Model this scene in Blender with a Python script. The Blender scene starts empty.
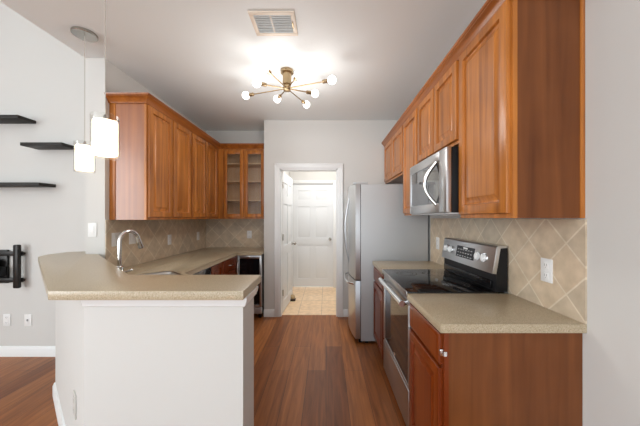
import bpy, bmesh, math, random
from mathutils import Vector, Matrix
random.seed(4)
C = bpy.context.scene.collection
SC = bpy.context.scene
PI = math.pi
# ------------------------------------------------------------------ camera, light, exposure
EYE = 1.38
F = 277.0
cam = bpy.data.objects.new('camera', bpy.data.cameras.new('camera'))
cam.data.sensor_width = 36.0
cam.data.lens = 36.0 * F / 640.0
cam.data.shift_x = -6.0 / 640.0
cam.data.shift_y = 4.5 / 640.0
cam.data.clip_start = 0.02
cam.location = (0, 0, EYE)
cam.rotation_euler = (PI / 2, 0, 0)
C.objects.link(cam)
SC.camera = cam
SC.view_settings.view_transform = 'Standard'
SC.view_settings.look = 'None'
SC.view_settings.gamma = 1
SC.view_settings.use_curve_mapping = False
SC.view_settings.exposure = 0.87
w = bpy.data.worlds.new('world'); SC.world = w; w.use_nodes = True
w.node_tree.nodes['Background'].inputs[0].default_value = (0.75, 0.87, 1.0, 1)
w.node_tree.nodes['Background'].inputs[1].default_value = 1.0

def area(name, loc, rot, sx, sy, power, col):
    l = bpy.data.lights.new(name, 'AREA'); l.shape = 'RECTANGLE'; l.size = sx; l.size_y = sy
    l.energy = power; l.color = col
    o = bpy.data.objects.new(name, l); o.location = loc; o.rotation_euler = rot; C.objects.link(o)
    return o
# daylight entering through the glazing behind the camera and along the living room
area('rear_window_daylight', (-1.9, -5.42, 1.40), (math.radians(98), 0, 0), 5.0, 2.3, 16, (0.90, 0.96, 1.0))
area('living_window_daylight', (-6.42, -3.7, 1.95), (math.radians(95), 0, -PI / 2), 2.6, 3.2, 170, (0.92, 0.98, 1.0))
area('added_floor_uplight', (-1.7, -3.9, 0.03), (PI, 0, 0), 4.6, 3.0, 70, (0.90, 0.97, 1.0))  # added fill light on the floor behind the camera, aimed up at the ceiling
area('hall_fill_light', (-0.05, 4.55, 2.70), (0, 0, 0), 0.5, 0.5, 10.5, (1.0, 0.97, 0.93))  # unseen light added to brighten the hall, no fixture modelled
BULB = 2.6
STAR_W = 9.5
SHADE = 2.0

# ------------------------------------------------------------------ materials
def new_mat(name):
    m = bpy.data.materials.new(name); m.use_nodes = True
    nt = m.node_tree
    return m, nt, nt.nodes['Principled BSDF']
def plain(name, col, rough=0.5, metal=0.0, bump=0.0, bscale=200, coat=0.0, spec=0.5, aniso=0.0):
    m, nt, b = new_mat(name)
    b.inputs['Base Color'].default_value = (*col, 1)
    b.inputs['Roughness'].default_value = rough
    b.inputs['Metallic'].default_value = metal
    b.inputs['Coat Weight'].default_value = coat
    b.inputs['Specular IOR Level'].default_value = spec
    tc = nt.nodes.new('ShaderNodeTexCoord')
    n = nt.nodes.new('ShaderNodeTexNoise'); n.inputs['Scale'].default_value = bscale
    nt.links.new(tc.outputs['Object'], n.inputs['Vector'])
    if bump:
        bp = nt.nodes.new('ShaderNodeBump'); bp.inputs['Strength'].default_value = bump; bp.inputs['Distance'].default_value = 0.002
        nt.links.new(n.outputs['Fac'], bp.inputs['Height']); nt.links.new(bp.outputs['Normal'], b.inputs['Normal'])
    else:
        mr = nt.nodes.new('ShaderNodeMapRange')
        mr.inputs[3].default_value = max(0.02, rough - 0.03); mr.inputs[4].default_value = rough + 0.03
        nt.links.new(n.outputs['Fac'], mr.inputs[0]); nt.links.new(mr.outputs[0], b.inputs['Roughness'])
    return m
def ramp(nt, stops):
    r = nt.nodes.new('ShaderNodeValToRGB')
    e = r.color_ramp.elements
    while len(e) < len(stops): e.new(0.5)
    for el, (p, c) in zip(e, stops): el.position = p; el.color = (*c, 1)
    return r
def wood(name, dark, light, rough=0.3, axis='Z', coat=0.25, scale=1.0, spec=0.3):
    m, nt, b = new_mat(name)
    tc = nt.nodes.new('ShaderNodeTexCoord')
    mp = nt.nodes.new('ShaderNodeMapping')
    s = {'Z': (22, 22, 1.1), 'Y': (22, 1.1, 22), 'X': (1.1, 22, 22)}[axis]
    mp.inputs['Scale'].default_value = tuple(v * scale for v in s)
    nt.links.new(tc.outputs['Object'], mp.inputs['Vector'])
    n = nt.nodes.new('ShaderNodeTexNoise'); n.inputs['Scale'].default_value = 1.0; n.inputs['Detail'].default_value = 5; n.inputs['Distortion'].default_value = 0.6
    nt.links.new(mp.outputs[0], n.inputs['Vector'])
    n2 = nt.nodes.new('ShaderNodeTexNoise'); n2.inputs['Scale'].default_value = 4.0; n2.inputs['Detail'].default_value = 2
    nt.links.new(tc.outputs['Object'], n2.inputs['Vector'])
    mx = nt.nodes.new('ShaderNodeMath'); mx.operation = 'MULTIPLY_ADD'; mx.inputs[1].default_value = 0.35
    nt.links.new(n2.outputs['Fac'], mx.inputs[0]); nt.links.new(n.outputs['Fac'], mx.inputs[2])
    r = ramp(nt, [(0.42, dark), (0.92, light)])
    nt.links.new(mx.outputs[0], r.inputs[0]); nt.links.new(r.outputs[0], b.inputs['Base Color'])
    b.inputs['Roughness'].default_value = rough
    b.inputs['Specular IOR Level'].default_value = spec
    b.inputs['Coat Weight'].default_value = coat; b.inputs['Coat Roughness'].default_value = 0.2
    return m
def planks(name):
    m, nt, b = new_mat(name)
    tc = nt.nodes.new('ShaderNodeTexCoord')
    mp = nt.nodes.new('ShaderNodeMapping'); mp.inputs['Rotation'].default_value = (0, 0, PI / 2)
    nt.links.new(tc.outputs['Object'], mp.inputs['Vector'])
    br = nt.nodes.new('ShaderNodeTexBrick')
    br.offset = 0.37; br.offset_frequency = 2; br.squash = 1
    br.inputs['Color1'].default_value = (0.235, 0.074, 0.020, 1)
    br.inputs['Color2'].default_value = (0.42, 0.152, 0.042, 1)
    br.inputs['Mortar'].default_value = (0.055, 0.022, 0.012, 1)
    br.inputs['Scale'].default_value = 1.0; br.inputs['Mortar Size'].default_value = 0.0013
    br.inputs['Brick Width'].default_value = 1.25; br.inputs['Row Height'].default_value = 0.165
    br.inputs['Bias'].default_value = -0.05
    nt.links.new(mp.outputs[0], br.inputs['Vector'])
    mp2 = nt.nodes.new('ShaderNodeMapping'); mp2.inputs['Scale'].default_value = (30, 2.0, 1)
    nt.links.new(tc.outputs['Object'], mp2.inputs['Vector'])
    n = nt.nodes.new('ShaderNodeTexNoise'); n.inputs['Scale'].default_value = 1; n.inputs['Detail'].default_value = 6; n.inputs['Distortion'].default_value = 0.8
    nt.links.new(mp2.outputs[0], n.inputs['Vector'])
    r = ramp(nt, [(0.25, (0.55, 0.52, 0.50)), (0.75, (1.25, 1.25, 1.25))])
    nt.links.new(n.outputs['Fac'], r.inputs[0])
    mx = nt.nodes.new('ShaderNodeMix'); mx.data_type = 'RGBA'; mx.blend_type = 'MULTIPLY'; mx.inputs[0].default_value = 1.0
    nt.links.new(br.outputs['Color'], mx.inputs[6]); nt.links.new(r.outputs[0], mx.inputs[7])
    nt.links.new(mx.outputs[2], b.inputs['Base Color'])
    b.inputs['Roughness'].default_value = 0.38
    b.inputs['Specular IOR Level'].default_value = 0.35
    bp = nt.nodes.new('ShaderNodeBump'); bp.inputs['Strength'].default_value = 0.25; bp.inputs['Distance'].default_value = 0.002
    nt.links.new(br.outputs['Fac'], bp.inputs['Height']); bp.invert = True
    nt.links.new(bp.outputs['Normal'], b.inputs['Normal'])
    return m
def tiles(name, plane, size, rot, off, c1, c2, mortar, msize=0.0045, rough=0.35):
    m, nt, b = new_mat(name)
    tc = nt.nodes.new('ShaderNodeTexCoord')
    sp = nt.nodes.new('ShaderNodeSeparateXYZ'); nt.links.new(tc.outputs['Object'], sp.inputs[0])
    cb = nt.nodes.new('ShaderNodeCombineXYZ')
    a, c = {'YZ': ('Y', 'Z'), 'XZ': ('X', 'Z'), 'XY': ('X', 'Y')}[plane]
    nt.links.new(sp.outputs[a], cb.inputs[0]); nt.links.new(sp.outputs[c], cb.inputs[1])
    sb = nt.nodes.new('ShaderNodeVectorMath'); sb.operation = 'SUBTRACT'; sb.inputs[1].default_value = (*off, 0)
    nt.links.new(cb.outputs[0], sb.inputs[0])
    mp = nt.nodes.new('ShaderNodeMapping'); mp.inputs['Rotation'].default_value = (0, 0, rot)
    nt.links.new(sb.outputs[0], mp.inputs['Vector'])
    br = nt.nodes.new('ShaderNodeTexBrick'); br.offset = 0.0; br.squash = 1
    br.inputs['Color1'].default_value = (*c1, 1); br.inputs['Color2'].default_value = (*c2, 1); br.inputs['Mortar'].default_value = (*mortar, 1)
    br.inputs['Scale'].default_value = 1; br.inputs['Mortar Size'].default_value = msize; br.inputs['Mortar Smooth'].default_value = 0.3
    br.inputs['Brick Width'].default_value = size; br.inputs['Row Height'].default_value = size
    nt.links.new(mp.outputs[0], br.inputs['Vector'])
    n = nt.nodes.new('ShaderNodeTexNoise'); n.inputs['Scale'].default_value = 14; n.inputs['Detail'].default_value = 6
    nt.links.new(tc.outputs['Object'], n.inputs['Vector'])
    r = ramp(nt, [(0.3, (0.84, 0.82, 0.79)), (0.7, (1.1, 1.1, 1.1))])
    nt.links.new(n.outputs['Fac'], r.inputs[0])
    mx = nt.nodes.new('ShaderNodeMix'); mx.data_type = 'RGBA'; mx.blend_type = 'MULTIPLY'; mx.inputs[0].default_value = 1.0
    nt.links.new(br.outputs['Color'], mx.inputs[6]); nt.links.new(r.outputs[0], mx.inputs[7])
    nt.links.new(mx.outputs[2], b.inputs['Base Color'])
    b.inputs['Roughness'].default_value = rough
    bp = nt.nodes.new('ShaderNodeBump'); bp.inputs['Strength'].default_value = 0.4; bp.inputs['Distance'].default_value = 0.003; bp.invert = True
    nt.links.new(br.outputs['Fac'], bp.inputs['Height']); nt.links.new(bp.outputs['Normal'], b.inputs['Normal'])
    return m
def speckle(name, base, dark, light, rough=0.28):
    m, nt, b = new_mat(name)
    tc = nt.nodes.new('ShaderNodeTexCoord')
    n = nt.nodes.new('ShaderNodeTexNoise'); n.inputs['Scale'].default_value = 260; n.inputs['Detail'].default_value = 3
    nt.links.new(tc.outputs['Object'], n.inputs['Vector'])
    r = ramp(nt, [(0.34, dark), (0.46, base), (0.56, base), (0.68, light)])
    nt.links.new(n.outputs['Fac'], r.inputs[0]); nt.links.new(r.outputs[0], b.inputs['Base Color'])
    b.inputs['Roughness'].default_value = rough
    return m
def emit(name, col, strength, base=(0.9, 0.9, 0.9)):
    m, nt, b = new_mat(name)
    b.inputs['Base Color'].default_value = (*base, 1)
    b.inputs['Emission Color'].default_value = (*col, 1); b.inputs['Emission Strength'].default_value = strength
    return m
def clear(name, tint=(1, 1, 1), gloss=0.1, rough=0.02):
    m = bpy.data.materials.new(name); m.use_nodes = True; nt = m.node_tree
    for n in list(nt.nodes):
        if n.type != 'OUTPUT_MATERIAL': nt.nodes.remove(n)
    out = [n for n in nt.nodes if n.type == 'OUTPUT_MATERIAL'][0]
    t = nt.nodes.new('ShaderNodeBsdfTransparent'); t.inputs[0].default_value = (*tint, 1)
    g = nt.nodes.new('ShaderNodeBsdfGlossy'); g.inputs['Roughness'].default_value = rough
    mx = nt.nodes.new('ShaderNodeMixShader')
    fr = nt.nodes.new('ShaderNodeLayerWeight'); fr.inputs[0].default_value = 0.12
    ad = nt.nodes.new('ShaderNodeMath'); ad.operation = 'MULTIPLY_ADD'; ad.inputs[1].default_value = 0.4; ad.inputs[2].default_value = gloss; ad.use_clamp = True
    nt.links.new(fr.outputs[1], ad.inputs[0]); nt.links.new(ad.outputs[0], mx.inputs[0])
    nt.links.new(t.outputs[0], mx.inputs[1]); nt.links.new(g.outputs[0], mx.inputs[2]); nt.links.new(mx.outputs[0], out.inputs[0])
    return m

M = {}
M['wall'] = plain('wall_paint', (0.665, 0.653, 0.628), 0.65, bump=0.08, bscale=120)
M['ceiling'] = plain('ceiling_paint', (0.865, 0.90, 0.91), 0.8, bump=0.25, bscale=90)
M['white'] = plain('white_gloss_paint', (0.86, 0.87, 0.87), 0.35)
M['door'] = plain('white_door_paint', (0.80, 0.82, 0.84), 0.4)
M['floor'] = planks('hardwood_planks')
M['halltile'] = tiles('hall_floor_tile', 'XY', 0.335, 0, (-0.40, 3.93), (0.92, 0.67, 0.43), (0.95, 0.72, 0.49), (0.62, 0.45, 0.30), 0.005)
TA, TB, TM = (0.68, 0.545, 0.395), (0.57, 0.48, 0.365), (0.77, 0.67, 0.53)
M['tile_r'] = tiles('backsplash_tile', 'YZ', 0.17, PI / 4, (1.305, 1.258), TA, TB, TM)
M['tile_l'] = tiles('backsplash_tile_left', 'YZ', 0.17, PI / 4, (2.42, 1.30), TA, TB, TM)
M['tile_b'] = tiles('backsplash_tile_back', 'XZ', 0.17, PI / 4, (-1.30, 1.20), TA, TB, TM)
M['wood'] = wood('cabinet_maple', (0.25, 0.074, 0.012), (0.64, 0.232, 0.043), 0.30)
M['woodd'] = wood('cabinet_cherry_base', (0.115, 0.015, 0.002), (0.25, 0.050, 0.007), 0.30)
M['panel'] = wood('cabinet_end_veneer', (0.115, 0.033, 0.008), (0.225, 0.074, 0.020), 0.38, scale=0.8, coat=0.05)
M['panel_lit'] = wood('cabinet_end_veneer_lit', (0.26, 0.078, 0.020), (0.42, 0.140, 0.038), 0.3, scale=0.8, coat=0.5)  # lighter copy of the end veneer, window glare put into its base colour
M['woodh'] = wood('cabinet_rail', (0.22, 0.058, 0.009), (0.45, 0.145, 0.025), 0.30, axis='Y')
M['woodx'] = wood('cabinet_rail_cross', (0.22, 0.058, 0.009), (0.45, 0.145, 0.025), 0.30, axis='X')
M['dark'] = plain('toe_kick_dark', (0.03, 0.02, 0.015), 0.6)
M['counter'] = speckle('speckled_solid_surface', (0.48, 0.39, 0.262), (0.33, 0.255, 0.16), (0.60, 0.525, 0.40))
M['steel'] = plain('stainless_steel', (0.60, 0.61, 0.62), 0.32, 1.0)
M['steelside'] = plain('grey_appliance_side', (0.50, 0.51, 0.52), 0.42, 0.15, bump=0.15, bscale=300)
M['chrome'] = plain('polished_chrome', (0.80, 0.81, 0.82), 0.10, 1.0)
M['nickel'] = plain('brushed_nickel', (0.42, 0.40, 0.37), 0.25, 1.0)
M['brass'] = plain('antique_brass', (0.40, 0.29, 0.17), 0.28, 1.0)
M['black'] = plain('black_plastic', (0.010, 0.010, 0.011), 0.45, spec=0.25)
M['blackglass'] = plain('black_glass', (0.006, 0.006, 0.007), 0.05, spec=0.35)
M['tint'] = plain('smoked_oven_glass', (0.05, 0.052, 0.055), 0.05, coat=0.8, spec=0.8)
M['plastic'] = plain('white_plastic', (0.85, 0.85, 0.84), 0.35)
M['slot'] = plain('outlet_slot_grey', (0.35, 0.35, 0.35), 0.5)
M['paintedplate'] = plain('wall_colour_plate', (0.66, 0.645, 0.61), 0.5)
M['shelf'] = plain('espresso_wood', (0.016, 0.012, 0.010), 0.5, spec=0.3)
M['mount'] = plain('mount_black_metal', (0.018, 0.016, 0.015), 0.35, 0.5)
M['vent'] = plain('vent_cream_metal', (0.80, 0.70, 0.59), 0.45)
M['slat'] = plain('vent_slat_white', (0.66, 0.70, 0.71), 0.45)
M['bulb'] = emit('frosted_bulb_glow', (1.0, 0.975, 0.94), BULB)
M['shade'] = emit('frosted_glass_glow', (1.0, 0.80, 0.55), SHADE)
M['glass'] = clear('clear_glass', (0.97, 0.97, 0.96), 0.03)
M['cabglass'] = clear('seeded_cabinet_glass', (0.93, 0.93, 0.94), 0.02, 0.3)
M['cord'] = plain('cord_clear_grey', (0.55, 0.52, 0.47), 0.4)
M['cream'] = plain('cream_cloth', (0.50, 0.37, 0.20), 0.7)
M['brown'] = plain('dark_brown_rubber', (0.05, 0.03, 0.02), 0.6)
M['sink'] = plain('sink_steel', (0.55, 0.55, 0.54), 0.3, 1.0)
M['cabinside'] = wood('cabinet_inside_light', (0.72, 0.46, 0.24), (0.86, 0.62, 0.36), 0.5)

# ------------------------------------------------------------------ mesh helpers
class MB:
    def __init__(s): s.bm = bmesh.new()
    def box(s, x0, x1, y0, y1, z0, z1, bev=0.0, seg=2, mat=None):
        r = bmesh.ops.create_cube(s.bm, size=1.0)
        vs = r['verts']
        for v in vs:
            v.co = Vector((x0 + (v.co.x + .5) * (x1 - x0), y0 + (v.co.y + .5) * (y1 - y0), z0 + (v.co.z + .5) * (z1 - z0)))
        if bev:
            es = list({e for v in vs for e in v.link_edges})
            r2 = bmesh.ops.bevel(s.bm, geom=es, offset=bev, segments=seg, profile=0.5, affect='EDGES')
            vs = list({v for f in r2['faces'] for v in f.verts} | {v for v in vs if v.is_valid})
        if mat:
            for v in vs: v.co = mat @ v.co
        return s
    def cyl(s, p0, p1, r0, r1=None, n=20, cap=True):
        p0 = Vector(p0); p1 = Vector(p1); d = p1 - p0
        r1 = r0 if r1 is None else r1
        mt = Matrix.Translation((p0 + p1) / 2) @ d.to_track_quat('Z', 'Y').to_matrix().to_4x4()
        bmesh.ops.create_cone(s.bm, cap_ends=cap, segments=n, radius1=r0, radius2=r1, depth=d.length, matrix=mt)
        return s
    def sphere(s, c, r, n=20, scale=(1, 1, 1)):
        bmesh.ops.create_uvsphere(s.bm, u_segments=n, v_segments=n // 2, radius=r, matrix=Matrix.Translation(c) @ Matrix.Diagonal((*scale, 1)))
        return s
    def tube(s, pts, r, n=12):
        pts = [Vector(p) for p in pts]; rings = []
        rs = r if isinstance(r, (list, tuple)) else [r] * len(pts)
        up = None
        for i, p in enumerate(pts):
            t = (pts[min(i + 1, len(pts) - 1)] - pts[max(i - 1, 0)]).normalized()
            if up is None: up = t.orthogonal().normalized()
            up = (up - t * up.dot(t)).normalized(); q = t.cross(up)
            rings.append([s.bm.verts.new(p + (up * math.cos(a) + q * math.sin(a)) * rs[i]) for a in (2 * PI * k / n for k in range(n))])
        for a, b in zip(rings, rings[1:]):
            for k in range(n): s.bm.faces.new((a[k], a[(k + 1) % n], b[(k + 1) % n], b[k]))
        s.bm.faces.new(rings[0][::-1]); s.bm.faces.new(rings[-1])
        return s
    def lathe(s, prof, c=(0, 0, 0), n=28, mat=None):
        rings = []
        c = Vector(c)
        for r, z in prof:
            ring = []
            for k in range(n):
                a = 2 * PI * k / n
                p = Vector((r * math.cos(a), r * math.sin(a), z))
                if mat: p = mat @ p
                ring.append(s.bm.verts.new(p + c))
            rings.append(ring)
        for a, b in zip(rings, rings[1:]):
            for k in range(n): s.bm.faces.new((a[k], a[(k + 1) % n], b[(k + 1) % n], b[k]))
        s.bm.faces.new(rings[0][::-1]); s.bm.faces.new(rings[-1])
        return s
    def prism(s, poly, z0, z1, bev=0.0, axis='Z'):
        def P(a, b, c): return {'Z': (a, b, c), 'Y': (a, c, b), 'X': (c, a, b)}[axis]
        bot = [s.bm.verts.new(P(a, b, z0)) for a, b in poly]; top = [s.bm.verts.new(P(a, b, z1)) for a, b in poly]
        n = len(poly); fs = [s.bm.faces.new(bot[::-1]), s.bm.faces.new(top)]
        for k in range(n): fs.append(s.bm.faces.new((bot[k], bot[(k + 1) % n], top[(k + 1) % n], top[k])))
        if bev:
            es = list({e for f in fs[:2] for e in f.edges})
            bmesh.ops.bevel(s.bm, geom=es, offset=bev, segments=2, profile=0.5, affect='EDGES')
        return s
    def sweep(s, path, prof):
        # path: list of (x,y); prof: list of (out,z), out measured to the right of travel
        path = [Vector((a, b)) for a, b in path]; rings = []
        for i, p in enumerate(path):
            ns = []
            if i > 0: d = (p - path[i - 1]).normalized(); ns.append(Vector((d.y, -d.x)))
            if i < len(path) - 1: d = (path[i + 1] - p).normalized(); ns.append(Vector((d.y, -d.x)))
            nn = ns[0] if len(ns) == 1 else (ns[0] + ns[1]) / (1 + ns[0].dot(ns[1]))
            rings.append([s.bm.verts.new((p.x + nn.x * o, p.y + nn.y * o, z)) for o, z in prof])
        k = len(prof)
        for a, b in zip(rings, rings[1:]):
            for j in range(k): s.bm.faces.new((a[j], b[j], b[(j + 1) % k], a[(j + 1) % k]))
        s.bm.faces.new(rings[0]); s.bm.faces.new(rings[-1][::-1])
        return s
    def rings(s, fr, w, h, loops):
        # a panel in frame fr (local x=u, y=v, z=out): concentric rectangle loops (inset, depth)
        L = []
        for ins, d in loops:
            L.append([s.bm.verts.new(fr @ Vector(p)) for p in ((ins, ins, d), (w - ins, ins, d), (w - ins, h - ins, d), (ins, h - ins, d))])
        for a, b in zip(L, L[1:]):
            for k in range(4): s.bm.faces.new((a[k], a[(k + 1) % 4], b[(k + 1) % 4], b[k]))
        s.bm.faces.new(L[0][::-1]); s.bm.faces.new(L[-1])
        return s
    def fbox(s, fr, u0, u1, v0, v1, w0, w1, bev=0.0):
        return s.box(u0, u1, v0, v1, w0, w1, bev, mat=fr)
    def build(s, name, mat, parent=None, base=None, smooth=35):
        off = Vector(base) if base is not None else (Vector(parent.get('_b', (0, 0, 0))) if parent else Vector((0, 0, 0)))
        bmesh.ops.recalc_face_normals(s.bm, faces=s.bm.faces)
        bmesh.ops.translate(s.bm, verts=s.bm.verts, vec=-off)
        me = bpy.data.meshes.new(name); s.bm.to_mesh(me); s.bm.free()
        if smooth:
            for p in me.polygons: p.use_smooth = True
            me.set_sharp_from_angle(angle=math.radians(smooth))
        me.materials.append(M[mat] if isinstance(mat, str) else mat)
        o = bpy.data.objects.new(name, me); C.objects.link(o)
        if parent: o.parent = parent; BASE[o.name] = off; o['_b'] = off
        else: o.location = off; o['_b'] = off
        return o
BASE = {}
def tag(o, label, cat, group=None):
    o['label'] = label; o['category'] = cat
    if group: o['group'] = group
    return o
def thing(name, label, cat, loc, group=None):
    o = bpy.data.objects.new(name, None); C.objects.link(o); o.empty_display_size = 0.05
    o.location = loc; o['_b'] = Vector(loc)
    return tag(o, label, cat, group)
def struct(o, label=None):
    o['kind'] = 'structure'
    if label: o['label'] = label
    return o
def frame(origin, u, v=(0, 0, 1)):
    u = Vector(u).normalized(); v = Vector(v).normalized(); wv = u.cross(v)
    m = Matrix((u, v, wv)).transposed().to_4x4(); m.translation = Vector(origin)
    return m
def face_r(x, y_far, z):   # fronts on the units along the wall at x>0: outward is -X, u runs towards the camera
    return frame((x, y_far, z), (0, -1, 0))
def face_l(x, y_near, z):  # fronts along the wall at x<0: outward +X, u runs away from the camera
    return frame((x, y_near, z), (0, 1, 0))
def face_c(x, y, z):       # fronts that look at the camera: outward -Y
    return frame((x, y, z), (1, 0, 0))
RAISED = [(0, 0), (0, .014), (.003, .0185), (.008, .020), (.050, .020), (.052, .0165), (.055, .006), (.060, .004), (.068, .004), (.092, .0155), (.094, .017)]
DRAWER = [(0, 0), (0, .012), (.004, .0165), (.012, .0175), (.016, .020), (.018, .020)]

# ------------------------------------------------------------------ the room
XR, XL, XW = 1.140, -1.88, -2.045
YC, YB, YW, YL = 3.86, 4.33, 2.355, 2.76
H = 2.735
YREAR, XFAR = -5.5, -6.5
m = MB().box(XFAR, XR + .15, YREAR, 3.92, -0.1, 0)
m.box(XFAR, -0.864, 3.92, YB + .15, -0.1, 0)
struct(m.build('floor', 'floor'))
struct(MB().box(-.864, XR + .15, 3.92, 5.6, -0.1, 0.0).build('floor_tile', 'halltile'))
struct(MB().box(XW, XR + .15, YREAR, 5.6, H, H + .12).build('ceiling', 'ceiling'))
struct(MB().box(XFAR, XW, YREAR, YL, 3.9, 4.0).build('ceiling_living', 'ceiling'))
struct(MB().box(XW, XW + .1, YREAR, YL + .15, H + .12, 4.0).build('wall_soffit', 'wall'))
struct(MB().box(XR, XR + .15, YREAR, 5.6, 0, H).build('wall_right', 'wall'))
struct(MB().box(XW, XL, YW, YB + .15, 0, H).build('wall_left', 'wall'))
struct(MB().box(XL, -.864, YB, YB + .15, 0, H).build('wall_back', 'wall'))
struct(MB().box(XFAR, XW, YL, YL + .15, 0, 4.0).build('wall_living', 'wall'))
m = MB()
DX0, DX1, DH = -.640, .160, 2.056
m.box(-.864, DX0, YC, 3.98, 0, H); m.box(DX1, XR, YC, 3.98, 0, H); m.box(DX0, DX1, YC, 3.98, DH, H)
struct(m.build('wall_center', 'wall'))
struct(MB().box(-.864, -.72, 3.98, 5.6, 0, H).build('wall_hall_left', 'wall'))
struct(MB().box(.55, .67, 3.98, 5.6, 0, H).build('wall_hall_right', 'wall'))
HY = 5.47
m = MB(); EX0, EX1, EH = -.672, .150, 2.06
m.box(-.72, EX0, HY, HY + .12, 0, H); m.box(EX1, .55, HY, HY + .12, 0, H); m.box(EX0, EX1, HY, HY + .12, EH, H)
struct(m.build('wall_hall_back', 'wall'))
# rear and far side of the room with their glazed openings
m = MB()
m.box(XFAR, -4.45, YREAR - .12, YREAR, 0, 4.0); m.box(.65, XR + .15, YREAR - .12, YREAR, 0, 4.0); m.box(-4.45, .65, YREAR - .12, YREAR, 2.6, 4.0)
m.box(-4.45, .65, YREAR - .12, YREAR, 0, .2)
struct(m.build('wall_rear', 'wall'))
m = MB()
m.box(XFAR - .12, XFAR, YREAR, -5.05, 0, 4.0); m.box(XFAR - .12, XFAR, -2.35, YL + .15, 0, 4.0)
m.box(XFAR - .12, XFAR, -5.05, -2.35, 0, .3); m.box(XFAR - .12, XFAR, -5.05, -2.35, 3.6, 4.0)
struct(m.build('wall_far_left', 'wall'))

# half wall under the bar
P_out = [(-.37, 1.235), (-1.08, 1.235), (-2.10, 2.15), (-2.10, YW + .04), (XW, YW + .04), (XW, YW), (-1.97, YW), (-1.05, 1.42), (-.37, 1.42)]
struct(MB().prism(P_out, 0, 1.03).build('wall_half', 'wall', smooth=0))
# trim under the bar
TP = [(0.0, .985), (.008, .985), (.014, .990), (.016, 1.0), (.020, 1.005), (.024, 1.03), (0, 1.03)]
struct(MB().sweep([(-1.075, 1.235), (-.37, 1.235), (-.37, 1.42)], TP).build('trim_1', 'white'))
# baseboards
BBP = [(0, 0), (.016, 0), (.016, .075), (.012, .085), (.008, .098), (0, .10)]
struct(MB().sweep([(XFAR, YL), (-2.10, YL)], BBP).build('baseboard_living', 'white'))
struct(MB().sweep([(-2.10, YW + .03), (-2.10, 2.15), (-1.08, 1.235), (-.37, 1.235), (-.37, 1.42)], BBP).build('baseboard_half', 'white'))
struct(MB().sweep([(-.864, YC), (DX0 - .075, YC)], BBP).build('baseboard_center', 'white'))
struct(MB().sweep([(DX1 + .08, YC), (XR, YC)], BBP).build('baseboard_behind', 'white'))
struct(MB().sweep([(XR, .9), (XR, YREAR)], BBP).build('baseboard_right', 'white'))
struct(MB().sweep([(-.72, 3.98), (-.72, HY)], BBP).build('baseboard_hall', 'white'))
# door casings
def casing(name, x0, x1, y, h, wd=.075):
    m = MB()
    for k, (i0, i1, t) in enumerate(((0, wd, .012), (.012, wd - .004, .018), (wd - .022, wd, .022))):
        m.box(x0 - i1, x0 - i0, y - t, y, 0, h + i0, .002); m.box(x1 + i0, x1 + i1, y - t, y, 0, h + i0, .002)
        m.box(x0 - i1, x1 + i1, y - t, y, h + i0, h + i1, .002)
    return m
m = casing('trim_2', DX0, DX1, YC, DH)
m.box(DX0 - .001, DX0 + .016, YC, 3.98, 0, DH); m.box(DX1 - .016, DX1 + .001, YC, 3.98, 0, DH); m.box(DX0, DX1, YC, 3.98, DH - .016, DH + .001)
struct(m.build('trim_2', 'white'))
struct(casing('trim_3', EX0 + .01, EX1 - .01, HY, EH - .01, .06).build('trim_3', 'white'))

def six_panel(fr, wd, ht, th=.035):
    m = MB(); rc = .010
    m.fbox(fr, 0, wd, 0, ht, -th + rc, -rc)
    st = .105; mid = .095
    rows = [(.075, .405), (.47, .775), (.835, .93)]
    for w0, w1 in ((-rc, 0), (-th, -th + rc)):
        m.fbox(fr, 0, st, 0, ht, w0, w1); m.fbox(fr, wd - st, wd, 0, ht, w0, w1)
        for a, b in rows: m.fbox(fr, (wd - mid) / 2, (wd + mid) / 2, a * ht, b * ht, w0, w1)
        zs = [0] + [v * ht for r_ in rows for v in r_] + [ht]
        for a, b in zip(zs[::2], zs[1::2]): m.fbox(fr, st, wd - st, a, b, w0, w1)
    for a, b in rows:
        for u0 in (st, (wd + mid) / 2):
            u1 = u0 + (wd - mid) / 2 - st
            f2 = fr @ Matrix.Translation((u0 + .012, a * ht + .012, -rc))
            m.rings(f2, u1 - u0 - .024, (b - a) * ht - .024, [(0, -.001), (.026, .0055), (.028, .006)])
            f3 = frame(fr @ Vector((u1 - .012, a * ht + .012, -th + rc)), -(fr.to_3x3() @ Vector((1, 0, 0))))
            m.rings(f3, u1 - u0 - .024, (b - a) * ht - .024, [(0, -.001), (.026, .0055), (.028, .006)])
    return m
def knob(fr, u, v, side):
    m = MB(); d = side
    p = lambda w: fr @ Vector((u, v, w))
    m.cyl(p(0), p(d * .008), .030); m.cyl(p(d * .008), p(d * .035), .011)
    m.sphere(p(d * .052), .026)
    return m
# far door
fr = face_c(EX0 + .004, HY + .02, .012)
d2 = struct(six_panel(fr, EX1 - EX0 - .008, EH - .016).build('door_2', 'door'))
knob(fr, EX1 - EX0 - .075, .94, 1).build('door_handle', 'nickel', d2)
for z in (.2, 1.02, 1.85):
    MB().cyl((EX0 + .003, HY - .006 + .012, z), (EX0 + .003, HY + .006, z + .09), .007).build('hinge', 'nickel', d2)
# open door standing against the hall side: hinged at the left jamb
ang = math.radians(86.5)
u = Vector((-math.cos(ang) * -1, math.sin(ang), 0))
fr = frame((DX0 + .018, 3.985, .012), u)
d1 = struct(six_panel(frame((DX0 + .020, 3.985, .012), u), .765, DH - .03).build('door_1', 'door'))
knob(fr, .765 - .065, .93, 1).build('door_handle', 'nickel', d1)
m = MB(); k2 = knob(fr @ Matrix.Translation((0, 0, -.035)), .765 - .065, .93, -1).build('door_handle', 'nickel', d1)
for z in (.25, 1.05, 1.8):
    MB().cyl((DX0 + .022, 3.978, z), (DX0 + .022, 3.978, z + .09), .008).build('hinge', 'nickel', d1)

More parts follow.
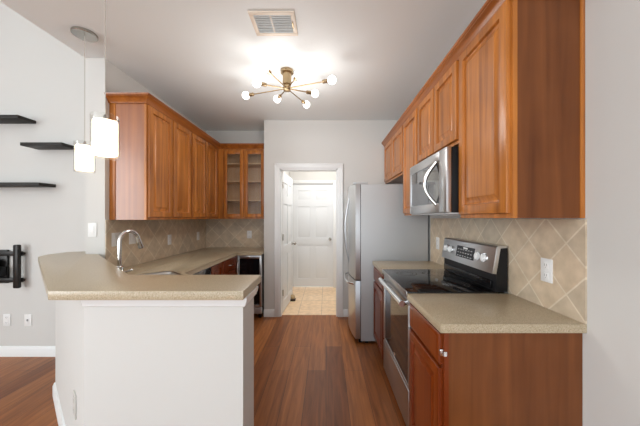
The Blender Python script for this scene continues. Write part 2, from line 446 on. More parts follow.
# ------------------------------------------------------------------ backsplashes
def splash(name, box, mat, label):
    tag(MB().box(*box).build(name, mat, smooth=0), label, 'backsplash')
splash('tiled_backsplash', (XR - .0085, XR - .0005, 1.209, 3.0, .9143, 1.372), 'tile_r', 'beige diamond-laid tile backsplash on the wall behind the range')
splash('tiled_backsplash', (XL + .0005, XL + .0085, 2.357, YB, .914, 1.358), 'tile_l', 'beige diamond-laid tile backsplash on the wall behind the faucet')
splash('tiled_backsplash', (XL + .009, -.866, YB - .0085, YB - .0005, .914, 1.358), 'tile_b', 'small taupe diamond-laid tile backsplash under the glass-door cabinet')

# ------------------------------------------------------------------ countertops
BAR = [(-1.172, 1.168), (-2.284, 2.196), (-2.345, 2.33), (-2.33, 2.49), (-2.22, 2.54), (-2.05, 2.54), (-2.05, 2.350), (-1.93, 2.350), (-1.075, 1.50), (-.352, 1.50), (-.349, 1.168)]
tag(MB().prism(BAR, 1.0302, 1.07, .004).build('bar_countertop', 'counter'), 'angled beige speckled raised bar top on the white half wall', 'countertop')
CT = [(XL + .010, 2.31), (-1.085, 1.487 + .0), (-1.03, 1.43), (-.56, 1.43), (-.56, 2.06), (-.93, 2.06), (-1.19, 2.33), (-1.19, 3.70), (-.868, 3.70), (-.868, YB - .010), (XL + .010, YB - .010)]
ct = MB().prism(CT, .874, .914, .003).build('kitchen_countertop', 'counter')
tag(ct, 'L-shaped beige speckled countertop holding the sink and faucet', 'countertop')
# sink in the corner, cut into the top
SKC = Vector((-1.29, 2.12, 0)); SR = Matrix.Translation(SKC) @ Matrix.Rotation(math.radians(135), 4, 'Z')
def rrect(hw, hh, r, n=6):
    out = []
    for cx, cy, a0 in ((hw - r, hh - r, 0), (-hw + r, hh - r, 90), (-hw + r, -hh + r, 180), (hw - r, -hh + r, 270)):
        for k in range(n + 1):
            a = math.radians(a0 + 90 * k / n); p = SR @ Vector((cx + r * math.cos(a), cy + r * math.sin(a), 0)); out.append((p.x, p.y))
    return out
cut = MB().prism(rrect(.225, .155, .06), .8, 1.0).build('cutter', 'counter')
bo = ct.modifiers.new('hole', 'BOOLEAN'); bo.object = cut; bo.operation = 'DIFFERENCE'; bo.solver = 'EXACT'
dg = bpy.context.evaluated_depsgraph_get()
me = bpy.data.meshes.new_from_object(ct.evaluated_get(dg)); ct.modifiers.clear(); ct.data = me
bpy.data.objects.remove(cut)
sk = thing('corner_sink', 'stainless drop-in sink set in the countertop corner beside the faucet', 'sink', (SKC.x, SKC.y, .72))
m = MB(); lp = [(.244, .174, .08, .9142), (.244, .174, .08, .918), (.240, .170, .078, .920), (.222, .152, .06, .917), (.215, .145, .06, .90)]
def loops(m, lp, close=True):
    L = [[m.bm.verts.new((x, y, z)) for x, y in rrect(a, b, r)] for a, b, r, z in lp]
    for p, q in zip(L, L[1:]):
        for k in range(len(p)): m.bm.faces.new((p[k], p[(k + 1) % len(p)], q[(k + 1) % len(p)], q[k]))
    return L
L = loops(m, lp); m.build('rim', 'sink', sk)
m = MB(); L = loops(m, [(.215, .145, .06, .90), (.205, .135, .055, .76), (.18, .11, .05, .735)]); m.bm.faces.new(L[-1])
m.build('basin', 'sink', sk)
MB().cyl((SKC.x, SKC.y, .7355), (SKC.x, SKC.y, .742), .045).build('drain', 'chrome', sk)
# faucet behind the sink
FX, FY = -1.487, 1.995
fa = thing('pull_down_faucet', 'tall chrome gooseneck faucet at the corner sink', 'faucet', (FX, FY, .914))
MB().lathe([(.026, 0), (.026, .008), (.025, .014), (.024, .10), (.026, .104), (.026, .112), (.016, .118)], (FX, FY, .914)).build('base', 'chrome', fa)
dx, dy = .25, .968
R = .075; top = 1.29 - R - .012
pts = [(FX, FY, 1.02), (FX, FY, 1.10), (FX, FY, top)]
for k in range(1, 15):
    a = PI - k * (PI * .93) / 14
    pts.append((FX + dx * (R + R * math.cos(a)), FY + dy * (R + R * math.cos(a)), top + R * math.sin(a)))
e = Vector(pts[-1]); dirv = (e - Vector(pts[-2])).normalized()
MB().tube(pts, .0135, 14).build('spout', 'chrome', fa)
MB().tube([e - dirv * .004, e + dirv * .02, e + dirv * .075, e + dirv * .082], [.0150, .0165, .0205, .018], 14).build('spray_head', 'chrome', fa)
MB().tube([(FX + .02, FY + .004, .985), (FX + .05, FY + .008, .990), (FX + .085, FY + .01, 1.003)], [.009, .007, .006], 10).build('handle', 'chrome', fa)

tag(MB().prism([(.50, 1.209), (XR - .001, 1.209), (XR - .001, 1.702), (.50, 1.702)], .874, .914, .003).build('kitchen_countertop', 'counter'),
    'beige speckled countertop on the cabinet in front of the range', 'countertop')
tag(MB().prism([(.50, 2.458), (XR - .001, 2.458), (XR - .001, 2.97), (.50, 2.97)], .874, .914, .003).build('kitchen_countertop', 'counter'),
    'short beige speckled countertop between the range and the refrigerator', 'countertop')

# ------------------------------------------------------------------ base cabinets
def base_right(y0, y1, label, catch=False):
    t = thing('base_cabinet', label, 'cabinet', ((.525 + XR) / 2, (y0 + y1) / 2, 0))
    m = MB().box(.545, XR - .001, y0 + .018, y1, .10, .873); m.box(.60, XR - .001, y0 + .018, y1, 0, .10)
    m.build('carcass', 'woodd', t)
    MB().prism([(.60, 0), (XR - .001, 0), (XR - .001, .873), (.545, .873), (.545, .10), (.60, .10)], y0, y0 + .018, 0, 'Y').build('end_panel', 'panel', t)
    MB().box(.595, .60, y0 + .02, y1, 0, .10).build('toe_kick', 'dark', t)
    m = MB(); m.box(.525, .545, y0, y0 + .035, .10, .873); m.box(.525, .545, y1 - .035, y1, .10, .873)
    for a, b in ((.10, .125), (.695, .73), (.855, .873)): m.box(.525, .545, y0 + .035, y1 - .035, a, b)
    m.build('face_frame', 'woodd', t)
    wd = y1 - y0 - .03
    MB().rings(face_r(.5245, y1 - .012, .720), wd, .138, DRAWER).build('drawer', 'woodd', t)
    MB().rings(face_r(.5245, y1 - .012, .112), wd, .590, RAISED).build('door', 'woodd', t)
    if catch:
        m = MB().box(.508, .5245, y0 + .004, y0 + .0155, .762, .792, .002); m.box(.522, .536, y0 - .003, y0 - .0005, .764, .784)
        o = m.build('catch', 'chrome', t); o['label'] = 'small chrome catch'
base_right(1.23, 1.697, 'cherry-stained base cabinet with brown veneer end in front of the range', True)
base_right(2.462, 2.965, 'narrow cherry-stained base cabinet between range and refrigerator')

def base_left(y0, y1, label, kind):
    fx = -1.22
    t = thing('base_cabinet', label, 'cabinet', ((fx + XL) / 2, (y0 + y1) / 2, 0))
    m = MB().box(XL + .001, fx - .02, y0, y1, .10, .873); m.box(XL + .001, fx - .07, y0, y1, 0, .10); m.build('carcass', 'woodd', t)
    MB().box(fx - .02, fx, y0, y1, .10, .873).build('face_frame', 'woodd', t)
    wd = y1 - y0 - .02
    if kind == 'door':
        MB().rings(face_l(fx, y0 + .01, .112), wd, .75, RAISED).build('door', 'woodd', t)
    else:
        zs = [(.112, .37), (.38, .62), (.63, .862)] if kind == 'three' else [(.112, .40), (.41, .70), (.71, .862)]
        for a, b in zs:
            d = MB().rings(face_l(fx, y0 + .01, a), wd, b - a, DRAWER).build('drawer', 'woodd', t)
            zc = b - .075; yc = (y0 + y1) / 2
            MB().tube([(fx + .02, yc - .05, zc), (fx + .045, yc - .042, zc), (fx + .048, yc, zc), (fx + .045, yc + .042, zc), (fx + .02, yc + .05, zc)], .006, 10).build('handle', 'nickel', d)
base_left(2.905, 3.235, 'cherry-stained base cabinet with one plain door next to the dishwasher', 'door')
base_left(3.24, 3.70, 'cherry-stained drawer base with curved pulls beside the wine cooler', 'drawers')
# dishwasher
t = thing('dishwasher', 'black-fronted dishwasher under the countertop beyond the sink', 'dishwasher', (-1.5, 2.67, 0))
MB().box(XL + .02, -1.24, 2.445, 2.90, .10, .868).build('body', 'black', t)
MB().box(-1.24, -1.205, 2.447, 2.898, .12, .76, .006).build('door', 'blackglass', t)
MB().box(-1.24, -1.20, 2.447, 2.898, .765, .866, .006).build('control_panel', 'tint', t)
MB().box(XL + .02, -1.29, 2.447, 2.898, 0, .10).build('toe_kick', 'dark', t)
# corner sink base and peninsula cabinet (their faces turn away from the bar)
t = thing('corner_cabinet', 'cherry-stained corner base cabinet under the sink, hidden behind the bar', 'cabinet', (-1.3, 1.95, 0))
MB().prism([(XL + .02, 2.44), (-1.04, 1.49), (-1.0, 1.45), (-.58, 1.45), (-.58, 2.03), (-.95, 2.03), (-1.22, 2.31), (-1.22, 2.44)], .10, .70).build('carcass', 'woodd', t, smooth=0)
m = MB(); m.prism([(-.60, 1.45), (-.58, 1.45), (-.58, 2.03), (-.60, 2.03)], .70, .873); m.prism([(-.60, 2.01), (-.60, 2.03), (-.95, 2.03), (-.945, 2.01)], .70, .873)
m.prism([(-.945, 2.01), (-.95, 2.03), (-1.22, 2.31), (-1.235, 2.30)], .70, .873); m.prism([(-1.235, 2.31), (-1.22, 2.31), (-1.22, 2.44), (-1.235, 2.44)], .70, .873)
m.build('apron', 'woodd', t, smooth=0)
MB().prism([(XL + .05, 2.44), (-1.04, 1.52), (-.62, 1.48), (-.62, 1.95), (-.99, 1.95), (-1.29, 2.26), (-1.29, 2.44)], 0, .10).build('toe_kick', 'dark', t)

# wine cooler
WX0, WX1, WYF = -1.200, -.872, 3.742
t = thing('wine_cooler', 'black glass-front wine cooler with steel door frame beside the doorway wall', 'cooler', ((WX0 + WX1) / 2, 4.0, 0))
MB().box(WX0, WX1, WYF + .045, YB - .01, .07, .868, .003).build('body', 'black', t)
m = MB(); a = .028
m.box(WX0, WX0 + a, WYF, WYF + .042, .17, .866, .004); m.box(WX1 - a, WX1, WYF, WYF + .042, .17, .866, .004)
m.box(WX0 + a, WX1 - a, WYF, WYF + .042, .825, .866, .004); m.box(WX0 + a, WX1 - a, WYF, WYF + .042, .17, .20, .004)
d = m.build('door', 'steel', t)
MB().box(WX0 + a - .002, WX1 - a + .002, WYF + .008, WYF + .02, .198, .827).build('glass_pane', 'blackglass', d)
MB().tube([(WX0 + .014, WYF, .80), (WX0 + .014, WYF - .035, .785), (WX0 + .016, WYF - .045, .68), (WX0 + .016, WYF - .045, .55), (WX0 + .014, WYF - .035, .45), (WX0 + .014, WYF, .435)], .010, 12).build('handle', 'chrome', d)
MB().box(-1.055, -1.02, WYF - .004, WYF + .001, .835, .85, .001).build('badge', 'chrome', d)
m = MB().box(WX0, WX1, WYF + .012, WYF + .045, .072, .16, .004)
for k in range(6): m.box(WX0 + .02, WX1 - .02, WYF + .006, WYF + .014, .082 + k * .012, .088 + k * .012)
m.build('grille', 'steel', t)
for x in (WX0 + .04, WX1 - .04):
    for y in (WYF + .09, YB - .08): MB().cyl((x, y, 0), (x, y, .07), .02, .025).build('foot', 'black', t)
tag(MB().box(-1.236, -1.2015, 3.715, 3.735, 0.10, .873).build('filler_strip', 'woodd'), 'narrow cherry-stained filler strip next to the wine cooler', 'filler strip')

# ------------------------------------------------------------------ wall cabinets
def upper_right(y0, y1, z0, z1, n, label, end=False, thing_name='wall_cabinet'):
    fx, dxo = .825, .020
    t = thing(thing_name, label, 'cabinet', ((fx + XR) / 2, (y0 + y1) / 2, z0))
    ye = y0 + .018 if end else y0
    MB().box(fx + .02, XR - .001, ye + .0005, y1 - .0005, z0 + .012, z1).build('carcass', 'woodh', t)
    m = MB(); m.box(fx, fx + .02, y0 + .0005, y0 + .040, z0, z1); m.box(fx, fx + .02, y1 - .040, y1 - .0005, z0, z1)
    m.box(fx, fx + .02, y0 + .04, y1 - .04, z0, z0 + .04); m.box(fx, fx + .02, y0 + .04, y1 - .04, z1 - .03, z1)
    if n == 2: m.box(fx, fx + .02, (y0 + y1) / 2 - .02, (y0 + y1) / 2 + .02, z0 + .04, z1 - .03)
    m.build('face_frame', 'wood', t)
    if end:
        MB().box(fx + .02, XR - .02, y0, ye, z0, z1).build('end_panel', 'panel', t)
        m = MB().box(XR - .020, XR - .001, y0 - .006, ye, z0, z1, .002)
        m.build('scribe_strip', 'wood', t)
    wd = (y1 - y0 - .03 - (n - 1) * .012) / n
    for k in range(n):
        yf = y1 - .015 - k * (wd + .012)
        MB().rings(face_r(fx - .0005, yf, z0 + .022), wd, z1 - z0 - .040, RAISED).build('door', 'wood', t)
UT = 2.375
upper_right(1.222, 1.700, 1.377, UT, 1, 'tall single-door wall cabinet with dark veneer end beside the microwave', True)
upper_right(1.702, 2.458, 1.842, UT, 2, 'short two-door wall cabinet above the microwave')
upper_right(2.460, 2.915, 1.400, UT, 1, 'tall single-door wall cabinet between microwave and refrigerator')
upper_right(2.917, 3.855, 1.845, UT, 2, 'short two-door wall cabinet above the refrigerator')
CP = [(0, 2.350), (.010, 2.350), (.014, 2.362), (.018, 2.366), (.024, 2.378), (.036, 2.392), (.046, 2.398), (.046, 2.404), (.052, 2.408), (.054, 2.420), (0, 2.420)]
def up(dz): return [(a, b + dz) for a, b in CP]
m = MB().sweep([(.8245, 3.857), (.8245, 1.2155), (XR - .001, 1.2155)][::1], [(-a if False else a, b + .0) for a, b in CP])
tag(m.build('crown_moulding', 'woodh'), 'wooden crown moulding along the wall cabinets over range and refrigerator', 'moulding')

def upper_left(y0, y1, n, label, end=False):
    fx = -1.56; z0, z1 = 1.36, 2.39
    t = thing('wall_cabinet', label, 'cabinet', ((fx + XL) / 2, (y0 + y1) / 2, z0))
    ye = y0 + .018 if end else y0
    MB().box(XL + .001, fx - .02, ye + .0005, y1 - .0005, z0 + .012, z1).build('carcass', 'woodh', t)
    m = MB(); m.box(fx - .02, fx, y0, y0 + .04, z0, z1); m.box(fx - .02, fx, y1 - .04, y1 - .0005, z0, z1)
    m.box(fx - .02, fx, y0 + .04, y1 - .04, z0, z0 + .04); m.box(fx - .02, fx, y0 + .04, y1 - .04, z1 - .03, z1)
    m.build('face_frame', 'wood', t)
    if end:
        MB().box(XL + .055, fx - .02, y0, ye, z0, z1).build('end_panel', 'panel_lit', t)
        MB().box(XL + .001, XL + .055, y0 - .004, ye, z0, z1, .002).build('scribe_strip', 'wood', t)
    wd = (y1 - y0 - .03 - (n - 1) * .018) / n
    for k in range(n):
        yn = y0 + .015 + k * (wd + .018)
        MB().rings(face_l(fx + .0005, yn, z0 + .022), wd, z1 - z0 - .05, RAISED).build('door', 'wood', t)
upper_left(2.405, 3.19, 2, 'two-door wooden wall cabinet with glare-lightened end panel above the faucet', True)
upper_left(3.192, 3.955, 2, 'two-door wooden wall cabinet in the corner next to the glass-door cabinet')
tag(MB().box(XL + .001, -1.56, 3.957, YB - .001, 1.36, 2.39).build('corner_filler', 'wood'), 'wooden corner filler joining the two-door and glass-door wall cabinets', 'filler panel')
m = MB().sweep([(XL + .001, 2.399), (-1.5595, 2.399), (-1.5595, 4.009), (-.866, 4.009)], up(.02))
tag(m.build('crown_moulding', 'woodh'), 'wooden crown moulding turning the corner over the faucet-side wall cabinets', 'moulding')
# glass-door cabinet
gx0, gx1, gy = -1.5585, -.866, 4.01
t = thing('glass_door_cabinet', 'wooden wall cabinet with two glazed doors and three inner shelves', 'cabinet', ((gx0 + gx1) / 2, 4.17, 1.36))
m = MB()
m.box(gx0, gx0 + .018, gy + .02, YB - .001, 1.36, 2.39); m.box(gx1 - .018, gx1, gy + .02, YB - .001, 1.36, 2.39)
m.box(gx0 + .018, gx1 - .018, gy + .02, YB - .001, 2.37, 2.39); m.box(gx0 + .018, gx1 - .018, gy + .02, YB - .001, 1.36, 1.385)
m.box(gx0 + .018, gx1 - .018, YB - .012, YB - .001, 1.385, 2.37)
m.build('carcass', 'cabinside', t)
m = MB(); m.box(gx0, gx0 + .075, gy, gy + .02, 1.36, 2.39); m.box(gx1 - .03, gx1, gy, gy + .02, 1.36, 2.39)
m.box(gx0 + .075, gx1 - .03, gy, gy + .02, 1.36, 1.40); m.box(gx0 + .075, gx1 - .03, gy, gy + .02, 2.35, 2.39); m.box(-1.208, -1.168, gy, gy + .02, 1.40, 2.35)
m.build('face_frame', 'wood', t)
for z in (1.62, 1.90, 2.16):
    MB().box(gx0 + .019, gx1 - .019, gy + .04, YB - .013, z, z + .018).build('shelf', 'cabinside', t)
for x0, x1 in ((-1.475, -1.192), (-1.178, -.888)):
    m = MB(); fw = .050; z0, z1 = 1.382, 2.345
    m.box(x0, x0 + fw, gy - .020, gy - .0005, z0, z1, .003); m.box(x1 - fw, x1, gy - .020, gy - .0005, z0, z1, .003)
    m.box(x0 + fw, x1 - fw, gy - .020, gy - .0005, z0, z0 + fw, .003); m.box(x0 + fw, x1 - fw, gy - .020, gy - .0005, z1 - fw, z1, .003)
    d = m.build('door', 'wood', t)
    MB().box(x0 + fw - .004, x1 - fw + .004, gy - .011, gy - .007, z0 + fw - .004, z1 - fw + .004).build('glass_pane', 'cabglass', d)

# ------------------------------------------------------------------ microwave
t = thing('microwave', 'stainless over-the-range microwave with a bowed chrome handle', 'microwave', (.93, 2.08, 1.40))
y0, y1 = 1.706, 2.454
MB().box(.775, XR - .010, y0, y1, 1.412, 1.818, .003).build('body', 'black', t)
fx = .742
m = MB(); m.box(fx, .774, y0, y0 + .115, 1.412, 1.818, .004); m.box(fx, .774, y1 - .03, y1, 1.412, 1.818, .004)
m.box(fx, .774, y0 + .115, y1 - .03, 1.752, 1.818, .004); m.box(fx, .774, y0 + .115, y1 - .03, 1.412, 1.475, .004)
d = m.build('door', 'steel', t)
MB().box(fx + .006, .772, y0 + .114, y1 - .029, 1.474, 1.753).build('window', 'tint', d)
pts = [(fx - .06 * math.sin(PI * k / 16) + .004, y0 + .165 + .055 * math.sin(PI * k / 16), 1.465 + .29 * k / 16) for k in range(17)]
MB().tube(pts, .013, 12).build('handle', 'chrome', d)
m = MB().box(.755, 1.06, y0 + .004, y1 - .004, 1.400, 1.411, .002); m.box(.82, .95, 1.95, 2.2, 1.392, 1.401)
m.build('bottom_plate', 'steelside', t)

# ------------------------------------------------------------------ range
t = thing('electric_range', 'stainless electric range with black glass cooktop and raised control panel', 'range', (.8, 2.08, 0))
y0, y1 = 1.7065, 2.4535
MB().box(.535, 1.10, y0, y1, .05, .900).build('body', 'black', t)
for x in (.60, 1.05):
    for y in (y0 + .05, y1 - .05): MB().cyl((x, y, 0), (x, y, .05), .022).build('foot', 'black', t)
c = MB().box(.503, 1.06, y0, y1, .9005, .922, .003).build('cooktop', 'blackglass', t)
m = MB().box(.494, .5025, y0, y1, .896, .923, .003)
m.build('cooktop_trim', 'steel', t)
for cx, cy, r in ((.66, 1.90, .105), (.66, 2.27, .08), (.90, 1.90, .08), (.90, 2.27, .105)):
    mm = MB(); n = 40; z = .9223
    for rr in (r, r * .62):
        a = [[mm.bm.verts.new((cx + q * math.cos(2 * PI * k / n), cy + q * math.sin(2 * PI * k / n), z)) for k in range(n)] for q in (rr, rr - .003)]
        for k in range(n): mm.bm.faces.new((a[0][k], a[0][(k + 1) % n], a[1][(k + 1) % n], a[1][k]))
    mm.build('burner_ring', 'brown', c)
m = MB().box(.512, .534, y0 + .002, y1 - .002, .83, .895, .004); m.box(.510, .534, y0 + .002, y0 + .02, .316, .83, .003); m.box(.510, .534, y1 - .05, y1 - .002, .316, .83, .003)
m.box(.510, .534, y0 + .02, y1 - .05, .316, .335, .003)
d = m.build('oven_door', 'steel', t)
MB().box(.514, .530, y0 + .018, y1 - .048, .333, .832).build('oven_window', 'blackglass', d)
hx, hz = .478, .838
m = MB().tube([(hx, y0 + .03, hz), (hx, y1 - .03, hz)], .020, 14)
for y in (y0 + .06, y1 - .06): m.box(hx, .513, y - .012, y + .012, hz - .012, hz + .012, .003)
m.build('handle', 'chrome', d)
m = MB(); n = 20
m.lathe([(.016, 0), (.016, .002), (.012, .003)], (0, 0, 0), 20, Matrix.Translation((.5145, 2.08, .355)) @ Matrix.Rotation(-PI / 2, 4, 'Y') @ Matrix.Diagonal((.6, 1.3, 1, 1)))
m.build('badge', 'chrome', d)
MB().box(.508, .534, y0 + .002, y1 - .002, .055, .306, .005).build('drawer', 'steel', t)
# control panel
bg = MB().prism([(1.045, .9225), (1.118, .9225), (1.118, 1.190), (1.072, 1.190), (1.050, 1.04)], y0, y1, 0, 'Y').build('back_guard', 'black', t)
MB().box(1.030, 1.0445, y0 + .03, y1 - .03, .935, .985, .004).build('vent_rail', 'blackglass', t)
pn = MB().prism([(1.024, 1.033), (1.050, 1.030), (1.0735, 1.1905), (1.118, 1.1905), (1.118, 1.203), (1.060, 1.203), (1.050, 1.194)], y0 - .001, y1 + .001, .002, 'Y').build('control_panel', 'steel', t)
fd = Vector((.026, 0, .161)).normalized()    # up the slanted face
pf = frame((1.024, y1, 1.033), (0, -1, 0), fd)
MB().fbox(pf, .255, .515, .045, .130, -.002, .0025).build('display', 'blackglass', pn)
m = MB()
for r_ in range(3):
    for k in range(6): m.fbox(pf, .275 + k * .038, .298 + k * .038, .053 + r_ * .024, .060 + r_ * .024, .0025, .003)
m.build('buttons', 'slot', pn)
m = MB().fbox(pf, .355, .42, .112, .124, .0025, .0031); m.build('clock', 'plastic', pn)
for uu in (.075, .155, .565, .640):
    p = lambda w_: pf @ Vector((uu, .085, w_))
    MB().cyl(p(0), p(.006), .030).build('knob_collar', 'chrome', pn)
    mm = MB().cyl(p(.006), p(.019), .025, .022); mm.fbox(pf, uu - .005, uu + .005, .063, .107, .017, .024, .001)
    mm.build('knob', 'plastic', pn)

# ------------------------------------------------------------------ refrigerator
t = thing('refrigerator', 'stainless french-door refrigerator with grey side beside the doorway', 'refrigerator', (.74, 3.41, 0))
y0, y1 = 3.02, 3.80
MB().box(.380, 1.115, y0, y1, .03, 1.742, .004).build('body', 'steelside', t)
for x in (.45, 1.05):
    for y in (y0 + .05, y1 - .05): MB().cyl((x, y, 0), (x, y, .03), .02).build('foot', 'black', t)
def dfront(y): return .280 + .042 * ((y - 3.41) / .39) ** 2
def fdoor(ya, yb, za, zb):
    n = 14; prof = [(dfront(ya + (yb - ya) * k / n), ya + (yb - ya) * k / n) for k in range(n + 1)]
    return MB().prism(prof + [(.374, yb), (.374, ya)], za, zb, .004)
g = .002
for ya, yb, hy in ((y0, 3.41 - g, 3.41 - .045), (3.41 + g, y1, 3.41 + .045)):
    d = fdoor(ya, yb, .702, 1.752).build('door', 'steel', t)
    xs = dfront(hy)
    MB().tube([(xs + .003 - .052 * math.sin(PI * k / 16), hy, .835 + .80 * k / 16) for k in range(17)], [.008 + .004 * math.sin(PI * k / 16) for k in range(17)], 12).build('handle', 'steel', d)
d = fdoor(y0, y1, .055, .690).build('freezer_drawer', 'steel', t)
pts = []
for k in range(17):
    y = y0 + .06 + (y1 - y0 - .12) * k / 16
    e_ = min(1, min(k, 16 - k) / 2)
    pts.append((dfront(y) + .004 - .050 * e_, y, .640))
MB().tube(pts, .011, 12).build('handle', 'chrome', d)
m = MB().box(.30, .46, y0 + .01, y0 + .06, 1.7425, 1.770, .004).build('hinge_cover', 'steelside', t)
m = MB().box(.30, .46, y1 - .06, y1 - .01, 1.7425, 1.770, .004).build('hinge_cover', 'steelside', t)
MB().box(.374, .380, y0 + .01, y1 - .01, .05, 1.74).build('gasket', 'black', t)
MB().box(.36, .40, y0 + .02, y1 - .02, .012, .05).build('kick_plate', 'black', t)

# ------------------------------------------------------------------ outlets and switches
def plate(fr, label, cat, kind='outlet', group=None, wd=.074, mat='plastic'):
    c = fr.translation
    t = thing('power_outlet' if cat == 'outlet' else 'light_switch', label, cat, c, group)
    m = MB().fbox(fr, -wd / 2, wd / 2, -.060, .060, 0.0, .006, .002); m.build('cover_plate', mat, t)
    n = max(1, round(wd / .074))
    for k in range(n):
        u0 = (k - (n - 1) / 2) * .046
        if kind == 'outlet':
            for v in (-.026, .026):
                r_ = MB().fbox(fr, u0 - .016, u0 + .016, v - .017, v + .017, .0062, .0085, .001).build('socket', mat, t)
                m = MB(); m.fbox(fr, u0 - .008, u0 - .005, v - .004, v + .008, .0086, .009); m.fbox(fr, u0 + .005, u0 + .008, v - .004, v + .008, .0086, .009)
                m.fbox(fr, u0 - .002, u0 + .002, v - .012, v - .008, .0086, .009); m.build('slots', 'slot', r_)
        elif kind == 'decora':
            MB().fbox(fr, u0 - .017, u0 + .017, -.033, .033, .0062, .0095, .002).build('rocker', mat, t)
        else:
            MB().fbox(fr, u0 - .006, u0 + .006, -.010, .010, .0062, .014, .001).build('jack', 'slot', t)
xs = XR - .0082
plate(face_r(xs, 1.417, 1.11), 'white outlet on the diamond tile above the near end of the counter by the range', 'outlet')
plate(face_r(xs, 2.80, 1.12), 'white outlet on the tile between the range and the refrigerator', 'outlet')
xs = XL + .0082
plate(face_l(xs, 2.475, 1.185), 'double white switch plate on the tile hidden partly by the faucet neck', 'switch', 'decora', wd=.118)
plate(face_l(xs, 2.675, 1.185), 'white switch plate on the tile just under the faucet spray head', 'switch', 'decora', wd=.09)
plate(face_l(xs, 3.31, 1.115), 'white outlet on the tile above the long counter, first past the faucet', 'outlet')
plate(face_l(xs, 4.05, 1.11), 'white outlet on the tile near the back corner of the counter', 'outlet')
plate(face_c(-1.195, YB - .0082, 1.115), 'white outlet on the back tile above the wine cooler', 'outlet')
plate(face_c(-1.983, YW - .0002, 1.275), 'white light switch on the narrow wall end beside the faucet-side cabinets', 'switch', 'decora')
plate(face_c(-3.175, YL - .0002, .36), 'white outlet on the living room wall under the television bracket', 'outlet')
plate(face_c(-2.965, YL - .0002, .36), 'white cable jack plate on the living room wall between outlet and bar', 'outlet', 'jack')
du = Vector((1.02, -.915, 0)).normalized()
plate(frame((-1.274, 1.409, .43) - Vector((0, 0, 0)) if False else Vector((-1.274 - .0002, 1.409 - .0002, .43)), du), 'wall-coloured outlet low on the angled face of the half wall', 'outlet', mat='paintedplate')

# ------------------------------------------------------------------ floating shelves
for x0, x1, zt, lab in ((-3.75, -2.887, 2.343, 'dark espresso floating shelf, highest of three on the living room wall'),
                        (-2.868, -2.478, 2.085, 'short dark espresso floating shelf, middle of three, beside the pendant lamps'),
                        (-3.75, -2.690, 1.7095, 'dark espresso floating shelf, lowest of three, above the television bracket')):
    tag(MB().box(x0, x1, YL - .165, YL - .0005, zt - .030, zt, .002).build('floating_shelf', 'shelf', base=((x0 + x1) / 2, YL, zt - .03)), lab, 'shelf', 'floating shelves on the living room wall')

# ------------------------------------------------------------------ television bracket
t = thing('television_bracket', 'black metal television wall bracket without a television, under the lowest shelf', 'bracket', (-3.31, YL, .69))
for x in (-3.005, -3.55):
    MB().box(x - .026, x + .026, YL - .085, YL - .045, .692, 1.117, .012).build('rail', 'mount', t)
for z in (1.025, .765):
    m = MB().box(-3.60, -2.985, YL - .045, YL - .025, z - .022, z + .022, .004)
    m.cyl((-2.985, YL - .035, z), (-2.97, YL - .035, z), .014); m.build('crossbar', 'mount', t)
m = MB().box(-3.47, -3.15, YL - .024, YL - .0005, .73, 1.06, .004); m.build('wall_plate', 'mount', t)
m = MB().box(-3.24, -3.13, YL - .12, YL - .046, .80, .90, .01); m.box(-3.42, -3.20, YL - .10, YL - .046, .84, .97, .01); m.tube([(-3.20, YL - .09, .95), (-3.17, YL - .11, .90), (-3.16, YL - .10, .82)], .010)
m.build('swing_arm', 'black', t)

# ------------------------------------------------------------------ ceiling vent
vx0, vx1, vy0, vy1 = -.513, -.207, 1.812, 2.052
t = thing('ceiling_vent', 'cream rectangular air vent in the ceiling near the starburst light', 'vent', ((vx0 + vx1) / 2, (vy0 + vy1) / 2, H - .012))
m = MB(); a = .030
m.box(vx0, vx1, vy0, vy0 + a, H - .012, H - .0003, .004); m.box(vx0, vx1, vy1 - a, vy1, H - .012, H - .0003, .004)
m.box(vx0, vx0 + a, vy0 + a, vy1 - a, H - .012, H - .0003, .004); m.box(vx1 - a, vx1, vy0 + a, vy1 - a, H - .012, H - .0003, .004)
vm = (vx0 + vx1) / 2 - .012
m.box(vm - .006, vm + .006, vy0 + a, vy1 - a, H - .011, H - .0003)
m.build('frame', 'vent', t)
m = MB()
for k in range(11):
    y = vy0 + a + .010 + k * .0165
    m.box(vx0 + a, vx1 - a, -.010, .010, -.0012, .0012, mat=Matrix.Translation((0, y, H - .009)) @ Matrix.Rotation(math.radians(18), 4, 'X'))
m.build('louvres', 'slat', t)
MB().box(vx0 + a, vx1 - a, vy0 + a, vy1 - a, H - .0025, H - .0004).build('duct_backing', 'slot', t)
m = MB().box(vx1 - .026, vx1 - .020, 1.90, 1.96, H - .022, H - .011, .001); m.build('lever', 'brass', t)

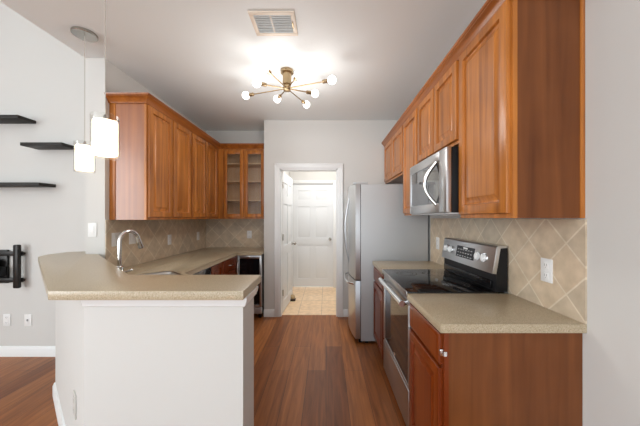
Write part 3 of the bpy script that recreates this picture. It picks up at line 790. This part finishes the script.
# ------------------------------------------------------------------ starburst ceiling light
hub = Vector((-.358, 2.545, 2.565))
t = thing('sputnik_ceiling_light', 'brass starburst ceiling light with eight glowing round bulbs', 'ceiling light', (hub.x, hub.y, H))
MB().lathe([(.058, H - .030), (.058, H - .004), (.054, H - .0005)], (hub.x, hub.y, 0)).build('canopy', 'brass', t)
MB().lathe([(.040, 2.60), (.040, H - .030)], (hub.x, hub.y, 0)).build('stem', 'brass', t)
MB().lathe([(.012, 2.538), (.030, 2.543), (.034, 2.555), (.034, 2.590), (.028, 2.60)], (hub.x, hub.y, 0)).build('hub', 'brass', t)
for ox, oy, dz in ((.154, .36, 0), (-.13, .227, 0), (-.42, .146, 0), (-.254, -.10, 0), (-.13, -.355, 0), (.134, -.248, 0), (.41, -.158, 0), (.253, .103, 0)):
    d = Vector((ox, oy, dz)); L = d.length; n = d.normalized()
    ar = MB().cyl(hub + n * .028, hub + n * (L - .085), .0056, n=12).build('arm', 'brass', t)
    MB().lathe([(.011, 0), (.0165, .004), (.0165, .045), (.015, .052)], hub + n * (L - .088), 18, n.to_track_quat('Z', 'Y').to_matrix().to_4x4()).build('socket', 'brass', ar)
    mt = n.to_track_quat('Z', 'Y').to_matrix().to_4x4()
    r = .036; pr = [(.013, -.040), (.015, -.034)] + [(r * math.sin(a_), -r * math.cos(a_)) for a_ in [PI * (.18 + .82 * k / 10) for k in range(10)]] + [(.002, r)]
    MB().lathe(pr, hub + n * L, 22, mt).build('bulb', 'bulb', ar)

l = bpy.data.lights.new('sputnik_glow', 'POINT'); l.energy = STAR_W; l.color = (1.0, 0.975, 0.94); l.shadow_soft_size = 0.22
o = bpy.data.objects.new('sputnik_glow', l); o.location = (hub.x, hub.y, 2.2); C.objects.link(o)

# ------------------------------------------------------------------ pendant lamps
def pendant(x, y, zc, label):
    t = thing('pendant_lamp', label, 'pendant lamp', (x, y, H), 'pendant lamps over the bar')
    MB().lathe([(.075, H - .022), (.078, H - .018), (.078, H - .004), (.074, H - .0005)], (x, y, 0)).build('canopy', 'nickel', t)
    MB().cyl((x, y, zc + .115), (x, y, H - .022), .0022, n=8).build('cord', 'cord', t)
    MB().lathe([(.003, zc + .118), (.007, zc + .112), (.009, zc + .100), (.009, zc + .06)], (x, y, 0)).build('socket', 'nickel', t)
    # frosted inner glass
    n = 28
    MB().lathe([(.046, zc - .098), (.053, zc - .095), (.054, zc - .085), (.054, zc + .078), (.051, zc + .083), (.020, zc + .084)], (x, y, 0), n).build('inner_shade', 'shade', t)
    # clear outer sleeve, open at both ends
    m = MB(); rr = [(.060, zc - .110), (.0625, zc - .110), (.0625, zc + .110), (.060, zc + .110)]
    R_ = [[m.bm.verts.new((x + r_ * math.cos(2 * PI * k / n), y + r_ * math.sin(2 * PI * k / n), z)) for k in range(n)] for r_, z in rr]
    for a_, b_ in zip(R_, R_[1:] + R_[:1]):
        for k in range(n): m.bm.faces.new((a_[k], a_[(k + 1) % n], b_[(k + 1) % n], b_[k]))
    m.build('outer_sleeve', 'glass', t)
    m = MB().tube([(x - .066, y, zc + .086), (x + .066, y, zc + .086)], .003, 8)
    m.sphere((x - .067, y, zc + .086), .006, 10); m.sphere((x + .067, y, zc + .086), .006, 10)
    m.build('cross_pin', 'nickel', t)
pendant(-1.772, 2.034, 1.822, 'glowing glass cylinder pendant over the far angled end of the bar')
pendant(-1.157, 1.452, 1.802, 'glowing glass cylinder pendant hanging in front of the wall cabinet end panel')

# ------------------------------------------------------------------ door stop on the hall tile
t = thing('door_stop', 'small dark brown and tan door stop on the hall tile beside the open door', 'door stop', (-.555, 4.60, 0))
MB().box(-.605, -.505, 4.55, 4.65, 0.0, .034, .010).build('base', 'brown', t)
MB().sphere((-.557, 4.60, .060), .046, 18, (.95, .9, .95)).build('top', 'cream', t)
for o in bpy.data.objects:
    if '_b' in o: del o['_b']
